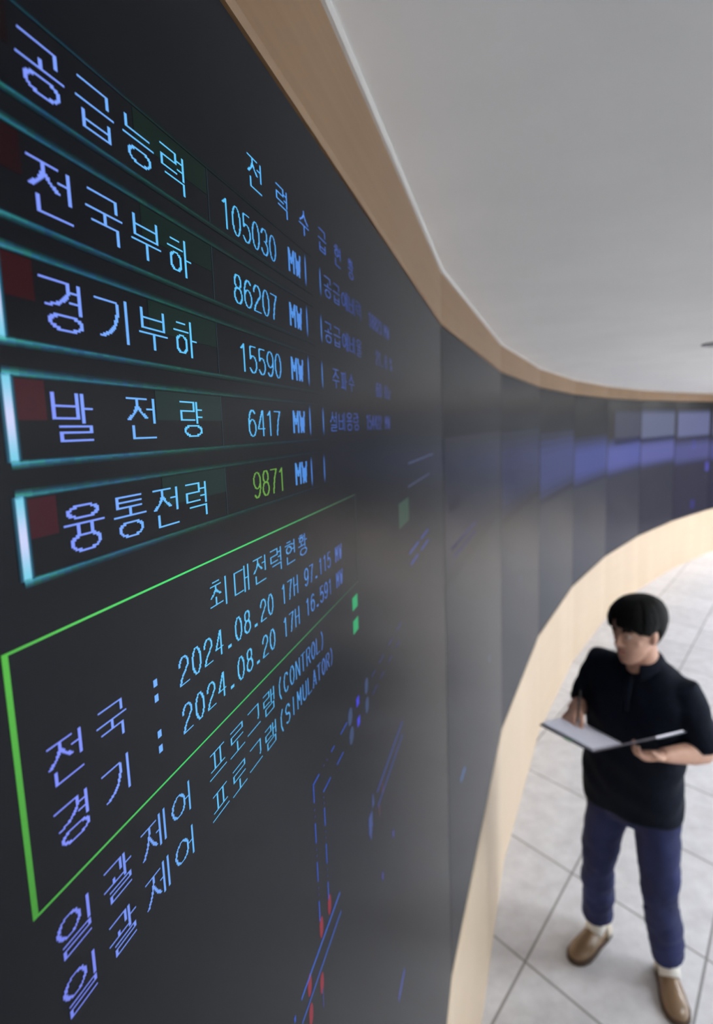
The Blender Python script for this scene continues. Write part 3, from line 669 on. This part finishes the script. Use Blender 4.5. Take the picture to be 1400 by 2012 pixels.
tube(bm, [(-.008, 0, .10), (-.016, 0, .02), (-.02, 0, -.03)], [(.060, .056), (.058, .055), (.060, .058)], (1, 0, 0), 20)
to_head(bm, s)
tube(bm, [(-.012, .016, 1.50), (-.02, .012, 1.44), (-.03, .0, 1.38)], [(.058, .056), (.060, .060), (.075, .085)], (1, 0, 0), 20)
# trunk and limbs under the clothes
rings_z(bm, [(.80, -.045, -.015, .085, .140), (.95, -.045, -.02, .082, .135), (1.10, -.045, -.015, .088, .140), (1.25, -.045, -.01, .095, .150), (1.36, -.05, 0, .085, .160), (1.41, -.045, 0, .060, .110)], 28)
SH_R, EL_R, WR_R = V3(-.05, -.165, 1.385), V3(-.075, -.262, 1.140), V3(.125, -.190, 1.212)
SH_L, EL_L, WR_L = V3(-.05, .168, 1.352), V3(-.065, .248, 1.118), V3(.120, .165, 1.148)
for sh, el, wr in ((SH_R, EL_R, WR_R), (SH_L, EL_L, WR_L)):
    tube(bm, [sh, sh.lerp(el, .5), el], [.050, .046, .041], (1, 0, 0), 18)
    tube(bm, [el, el.lerp(wr, .3), el.lerp(wr, .7), wr], [.040, .043, .034, (.025, .030)], (0, 0, 1), 18)
HIP_R, KN_R, AN_R = V3(-.05, -.105, .86), V3(-.020, -.150, .48), V3(-.095, -.185, .085)
HIP_L, KN_L, AN_L = V3(-.05, .080, .86), V3(-.005, .118, .48), V3(-.105, .125, .085)
for h, k, a in ((HIP_R, KN_R, AN_R), (HIP_L, KN_L, AN_L)):
    tube(bm, [h, h.lerp(k, .5), k], [.080, .068, .052], (1, 0, 0), 18); tube(bm, [k, k.lerp(a, .35), k.lerp(a, .75), a], [.050, .052, .040, .036], (1, 0, 0), 18)
def hand(bm, wrist, fwd, palm_n, side, curls, spread=.05, thumb=(.6, .5, .2), scale=1.0):
    """palm + five fingers. fwd: towards the fingertips, palm_n: out of the palm, side: towards the thumb; curls in degrees per joint"""
    fwd = fwd.normalized(); side = (side-fwd*side.dot(fwd)).normalized(); palm_n = fwd.cross(side) if fwd.cross(side).dot(palm_n) > 0 else side.cross(fwd)
    k = scale
    tube(bm, [wrist-fwd*.012, wrist+fwd*.025*k, wrist+fwd*.060*k, wrist+fwd*.088*k], [(.017*k, .027*k), (.016*k, .034*k), (.015*k, .040*k), (.012*k, .040*k)], palm_n, 18)
    for i, (off, ln, r) in enumerate(((.030, .072, .0088), (.010, .080, .0090), (-.010, .075, .0086), (-.029, .058, .0078))):
        p = wrist+fwd*(.080-(.004 if i in (0, 2) else .010 if i == 3 else 0))*k+side*off*k
        d = (fwd+side*(off*spread/.03)).normalized(); pts = [p]; rr = [r*1.08*k]
        for j, fr in enumerate((.45, .30, .25)):
            d = Matrix.Rotation(math.radians(curls[i][j]), 3, d.cross(palm_n)) @ d
            pts.append(pts[-1]+d*ln*fr*k); rr.append(r*(1.0, .92, .78)[j]*k)
        q = [pts[0]]; q2 = [rr[0]]
        for a, b, ra, rb in zip(pts, pts[1:], rr, rr[1:]): q += [a.lerp(b, .5), b]; q2 += [(ra+rb)/2*.97, rb]
        tube(bm, q, q2, palm_n, 12, .9)
    p = wrist+fwd*.022*k+side*.026*k; d = (fwd*thumb[0]+side*thumb[1]+palm_n*thumb[2]).normalized()
    m1 = p+d*.038*k; d2 = (d+fwd*.5+palm_n*.25-side*.25).normalized(); m2 = m1+d2*.030*k; d3 = (d2+fwd*.3+palm_n*.2-side*.3).normalized(); m3 = m2+d3*.024*k
    tube(bm, [p-d*.01, m1, m1.lerp(m2, .5), m2, m3], [.0135*k, .0115*k, .0102*k, .0105*k, .0085*k], palm_n, 12, .9)
# right hand writes on the left-lying page, left hand carries the binder from below
hand(bm, WR_R, V3(.80, .12, -.10), V3(.0, .50, -.85), V3(-.05, .85, .5), [(40, 45, 28), (58, 62, 35), (66, 70, 40), (70, 72, 40)], .03, (.75, .45, .45))
hand(bm, WR_L, V3(.78, -.55, .05), V3(-.1, -.1, 1), V3(.45, .80, .1), [(24, 36, 26), (26, 40, 28), (28, 42, 30), (32, 46, 32)], .06, (.55, .75, .35))
for a, an in ((AN_R, -.06), (AN_L, .62)):
    d = V3(math.cos(an), math.sin(an), 0); tube(bm, [a+V3(0, 0, .02), a+d*.03+V3(0, 0, -.035), a+d*.12+V3(0, 0, -.05)], [.036, .034, .026], (0, 0, 1), 14)
body = fused('body', bm, .0042, 3, M_skin, man)
# face details
for sg in (-1, 1):
    bm = bmesh.new(); ball(bm, (.0825, sg*.031, .1195), (.0105, .0145, .0062), 16); to_head(bm, 0); me = bpy.data.meshes.new('eye'); bm.to_mesh(me); bm.free(); me.polygons.foreach_set('use_smooth', [True]*len(me.polygons)); e = link('eye', me, M_eye, man)
    bm = bmesh.new(); ball(bm, (.0893, sg*.031, .1195), (.0042, .0058, .0058), 12); to_head(bm, 0); me = bpy.data.meshes.new('iris'); bm.to_mesh(me); bm.free(); link('iris', me, M_iris, e)
    bm = bmesh.new(); tube(bm, [(.0955, sg*.014, .139), (.0945, sg*.03, .1445), (.080, sg*.05, .139)], [(.0045, .003), (.005, .003), (.0025, .002)], (0, 0, 1), 8); to_head(bm, 0); me = bpy.data.meshes.new('eyebrow'); bm.to_mesh(me); bm.free(); link('eyebrow', me, M_hair, man)
bm = bmesh.new(); tube(bm, [(.088, -.021, .0545), (.1015, 0, .0565), (.088, .021, .0545)], [(.0055, .003), (.0075, .004), (.0055, .003)], (0, 0, 1), 10); to_head(bm, 0); me = bpy.data.meshes.new('mouth'); bm.to_mesh(me); bm.free(); link('mouth', me, M_lip, man)
# hair: a thick layered cap, fringe down to the brows, tapered at the nape
def hair_low(w):           # lowest z by azimuth (0 = face)
    pts = [(0, .158), (22, .150), (40, .140), (60, .122), (78, .112), (96, .128), (112, .095), (135, .045), (180, .028)]
    w = abs((math.degrees(w)+180) % 360-180)
    for (a, za), (b, zb) in zip(pts, pts[1:]):
        if a <= w <= b: return za+(zb-za)*(w-a)/(b-a)
    return pts[-1][1]
rng = random.Random(3); v, f = [], []; NA, NL = 96, 18
lock = [rng.uniform(-1, 1) for _ in range(NA)]
for k in range(NA):
    w = 2*math.pi*k/NA; z0 = hair_low(w)+.006*lock[k]
    if math.radians(3) < ((w+math.pi) % (2*math.pi)-math.pi)*-1 < math.radians(44): z0 += .030          # parting: forehead shows on his right
    for j in range(NL):
        t = j/(NL-1); z = z0+(.2315-z0)*t**.9
        _, cx, cy, rx, ry = head_at(z)
        aw = abs((math.degrees(w)+180) % 360-180)
        th = .009+.019*math.sin(math.pi*min(1, t*.72+.10))**.8*(1.12 if aw > 60 else .95)+.0022*lock[k]+.0016*math.sin(k*2.4+j*1.3)
        if j == 0: th = .006
        zz = z+.021*t**2
        v.append(hd((cx+(rx+th)*math.cos(w), cy+(ry+th)*math.sin(w), zz)))
for k in range(NA):
    for j in range(NL-1): f.append((k*NL+j, ((k+1) % NA)*NL+j, ((k+1) % NA)*NL+j+1, k*NL+j+1))
c = len(v); v.append(hd((-.012, 0, .2580))); f += [(k*NL+NL-1, ((k+1) % NA)*NL+NL-1, c) for k in range(NA)]
solid('hair', v, f, M_hair, man, .006, True, 1)
# polo shirt
bm = bmesh.new()
rings_z(bm, [(.785, -.040, -.022, .130, .203), (.82, -.040, -.022, .131, .203), (.95, -.038, -.020, .134, .200), (1.08, -.040, -.016, .132, .196), (1.20, -.042, -.010, .132, .200), (1.30, -.045, -.005, .126, .206), (1.365, -.048, -.006, .108, .190), (1.405, -.044, -.004, .085, .150), (1.435, -.036, .006, .066, .105), (1.452, -.030, .010, .058, .076)], 44, 2.4)
for sh, el in ((SH_R, EL_R), (SH_L, EL_L)):
    tube(bm, [sh+V3(0, -.05 if sh.y > 0 else .05, .0), sh, sh.lerp(el, .35), sh.lerp(el, .7), sh.lerp(el, .93)], [.052, .064, .069, .069, .070], (1, 0, 0), 24, .1)
def folds(co, n):
    a = math.sin(co.z*34+co.y*22)*math.sin(co.y*19-co.z*9+1)+.6*math.sin(co.z*60+co.x*40+co.y*30)
    k = .0042 if co.z < 1.3 else .002
    return n*(k*a)
polo = fused('polo_shirt', bm, .0085, 12, M_shirt, man, folds)
v, f = [], []; NC = 40                                  # turned-down collar, open at the front
for k in range(NC+1):
    w = math.radians(23+314*k/NC); fr = max(0, math.cos(w)); c, s_ = math.cos(w), math.sin(w)
    cx, cy = -.026, .011
    dn = .010*fr
    v += [(cx+.0615*c+.004*fr, cy+.060*s_, 1.452-.020*fr), (cx+.0645*c+.010*fr, cy+.063*s_, 1.476-.030*fr), (cx+.073*c+.014*fr, cy+.072*s_, 1.474-.034*fr), (cx+.092*c+.020*fr, cy+.094*s_, 1.438-.056*fr**2-.012*fr)]
    if k: 
        a = 4*(k-1); f += [(a+q, a+q+1, a+q+5, a+q+4) for q in range(3)]
solid('collar', v, f, M_shirt, polo, .004, True, 1)
v, f = [], []
for j in range(9):
    z = 1.398-.018*j; x = .033+.0505*min(1, ((1.43-z)/.12)**.6)
    v += [(x+.006, -.014+.004, z), (x+.011, .006, z), (x+.006, .022, z)]
    if j: a = 3*(j-1); f += [(a, a+1, a+4, a+3), (a+1, a+2, a+5, a+4)]
solid('placket', v, f, M_shirt, polo, .003, True)
# jeans
bm = bmesh.new()
rings_z(bm, [(.735, -.048, -.014, .100, .165), (.80, -.048, -.014, .120, .176), (.88, -.045, -.014, .118, .172), (.95, -.045, -.015, .108, .160), (1.0, -.045, -.016, .100, .152)], 36, 2.2)
for h, k, a in ((HIP_R, KN_R, AN_R), (HIP_L, KN_L, AN_L)):
    a2 = a+V3(0, 0, .05)
    tube(bm, [h+V3(0, 0, .02), h.lerp(k, .3), h.lerp(k, .65), k, k.lerp(a2, .3), k.lerp(a2, .65), a2], [(.100, .092), (.096, .090), (.086, .080), (.078, .071), (.076, .069), (.073, .066), (.072, .066)], (1, 0, 0), 26, .15)
def jfold(co, n):
    from mathutils import noise as nz
    k = .012*(1.0 if co.z < .6 else .5)*(1.0 if co.z > .2 else .4)
    q = nz.noise((co.x*7, co.y*7, co.z*13+co.y*9))+.5*nz.noise((co.x*15, co.y*15, co.z*30-co.y*14))
    return n*(k*q)
fused('jeans', bm, .0075, 3, M_jean, man, jfold)
# shoes: domed slip-ons with a cream heel, white socks above
for a, an in ((AN_R, -.06), (AN_L, .62)):
    R2 = Matrix.Translation(V3(a.x, a.y, 0)) @ Matrix.Rotation(an, 4, 'Z')
    def foot(x, y, z): return R2 @ Vector((x, y, z))
    prof = [(-.075, .026, .040), (-.06, .036, .075), (-.03, .039, .088), (.02, .041, .090), (.06, .045, .082), (.10, .050, .072), (.14, .050, .062), (.17, .043, .052), (.19, .030, .042), (.2, .014, .034)]
    bm = bmesh.new(); prev = None
    for (x, hw, ht) in prof:
        ring = [bm.verts.new(foot(x, hw*math.cos(t)*(1.0 if math.sin(t) > 0 else .96), .016+(ht-.016)*max(0, math.sin(t))**.75 if math.sin(t) >= 0 else .014)) for t in [2*math.pi*q/20 for q in range(20)]]
        if prev:
            for q in range(20): bm.faces.new((prev[q], prev[(q+1) % 20], ring[(q+1) % 20], ring[q]))
        else: bm.faces.new(ring[::-1])
        prev = ring
    bm.faces.new(prev); bmesh.ops.recalc_face_normals(bm, faces=bm.faces[:]); me = bpy.data.meshes.new('shoe'); bm.to_mesh(me); bm.free(); me.polygons.foreach_set('use_smooth', [True]*len(me.polygons))
    sh = link('shoe', me, M_shoe, man)
    v = []; out = [(-.082, .02), (-.07, .036), (-.03, .043), (.03, .045), (.09, .052), (.14, .054), (.175, .046), (.198, .030), (.208, .010)]
    lp = [(x, y) for x, y in out]+[(x, -y) for x, y in out[::-1]]
    for z in (0.0, .021): v += [foot(x, y, z) for x, y in lp]
    n = len(lp); f = [tuple(range(n))[::-1], tuple(range(n, 2*n))]+[(q, (q+1) % n, n+(q+1) % n, n+q) for q in range(n)]
    solid('sole', v, f, M_sole, sh, 0, False)
    bm = bmesh.new(); prev = None
    for (x, hw, ht) in [(-.081, .022, .045), (-.066, .0385, .081), (-.045, .0415, .088), (-.02, .0425, .087)]:
        ring = [bm.verts.new(foot(x, hw*math.cos(t), .018+(ht-.018)*math.sin(t)**.75)) for t in [math.pi*q/14 for q in range(15)]]
        if prev:
            for q in range(14): bm.faces.new((prev[q], prev[q+1], ring[q+1], ring[q]))
        prev = ring
    bmesh.ops.recalc_face_normals(bm, faces=bm.faces[:]); bmesh.ops.solidify(bm, geom=bm.faces[:], thickness=.002); me = bpy.data.meshes.new('heel_counter'); bm.to_mesh(me); bm.free(); me.polygons.foreach_set('use_smooth', [True]*len(me.polygons)); link('heel_counter', me, M_heel, sh)
    bm = bmesh.new(); tube(bm, [foot(.035, 0, .060), foot(.012, 0, .085), Vector((a.x, a.y, .115)), Vector((a.x, a.y, .19))], [.040, .043, .042, .043], (1, 0, 0), 20, .2); me = bpy.data.meshes.new('sock'); bmesh.ops.recalc_face_normals(bm, faces=bm.faces[:]); bm.to_mesh(me); bm.free(); me.polygons.foreach_set('use_smooth', [True]*len(me.polygons)); link('sock', me, M_sock, man)

# ------------------------------------------------------------------ open binder and pen
M_cover = plain('dark_navy_cover', (34, 36, 58), .45); M_paper = plain('pale_lilac_paper', (238, 238, 252), .75); M_paper2 = plain('paper_in_shade_side', (232, 228, 238), .75); M_green = plain('green_tab', (38, 110, 66), .5)  # right-hand pages are a pinkish white of their own
RotMan = Matrix.Rotation(MAN_RZ, 4, 'Z')
PC, PD, PA, PB = V3(.12, .011, 1.124), V3(.40, .036, 1.218), V3(.40, -.182, 1.246), V3(.12, -.220, 1.163)
PE, PF = V3(.05, .217, 1.237), V3(.33, .229, 1.320)
BO = (PC+PD)/2
wo = MAN + (RotMan @ BO)
binder = empty('open_binder', wo, MAN_RZ, label='open binder with pale pages held out in front of the man', category='binder')
def leaf(name, q, lo, hi, mat, inset=0.0, parent=None):
    """slab over the quad q, between lo and hi along its upper normal"""
    q = [p-BO for p in q]; c = sum(q, Vector())/4; q = [p+(c-p)*inset for p in q]
    nrm = (q[1]-q[0]).cross(q[3]-q[0]).normalized(); nrm = nrm if nrm.z > 0 else -nrm
    v = [p+nrm*lo for p in q]+[p+nrm*hi for p in q]
    f = [(3, 2, 1, 0), (4, 5, 6, 7)]+[(k, (k+1) % 4, 4+(k+1) % 4, 4+k) for k in range(4)]
    return solid(name, v, f, mat, parent or binder, 0, False)
leaf('cover_board', [PA, PB, PC, PD], -.004, 0, M_cover); leaf('cover_board', [PC, PD, PF, PE], -.004, 0, M_cover)
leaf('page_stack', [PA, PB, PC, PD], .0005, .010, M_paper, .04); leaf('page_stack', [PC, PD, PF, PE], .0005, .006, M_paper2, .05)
for t0, t1 in ((.50, .62), (.02, .10)):
    a_, b_ = PA.lerp(PD, t0) if t0 > .3 else PD.lerp(PC, .25), PA.lerp(PD, t1) if t0 > .3 else PD.lerp(PC, .6)
    ex = V3(.012, 0, 0) if t0 > .3 else V3(0, .004, 0)
    leaf('index_tab', [a_, b_, b_+ex, a_+ex], .001, .004, M_green)
pt, pe = V3(.258, -.108, 1.2065), V3(.152, -.152, 1.315)
pen = empty('pen', MAN + (RotMan @ pt), MAN_RZ, label="slim dark pen in the man's writing hand", category='pen')
ax = pe-pt
bm = bmesh.new(); tube(bm, [ax*.12, ax*.16, ax*.9, ax], [.0032, .0042, .0044, .004], (1, 0, 0), 14, .3); me = bpy.data.meshes.new('barrel'); bmesh.ops.recalc_face_normals(bm, faces=bm.faces[:]); bm.to_mesh(me); bm.free(); link('barrel', me, M_black, pen)
bm = bmesh.new(); tube(bm, [ax*0, ax*.12], [.0008, .0031], (1, 0, 0), 12, .3); me = bpy.data.meshes.new('tip'); bmesh.ops.recalc_face_normals(bm, faces=bm.faces[:]); bm.to_mesh(me); bm.free(); link('tip', me, plain('steel_tip', (170, 170, 172), .3, 1), pen)
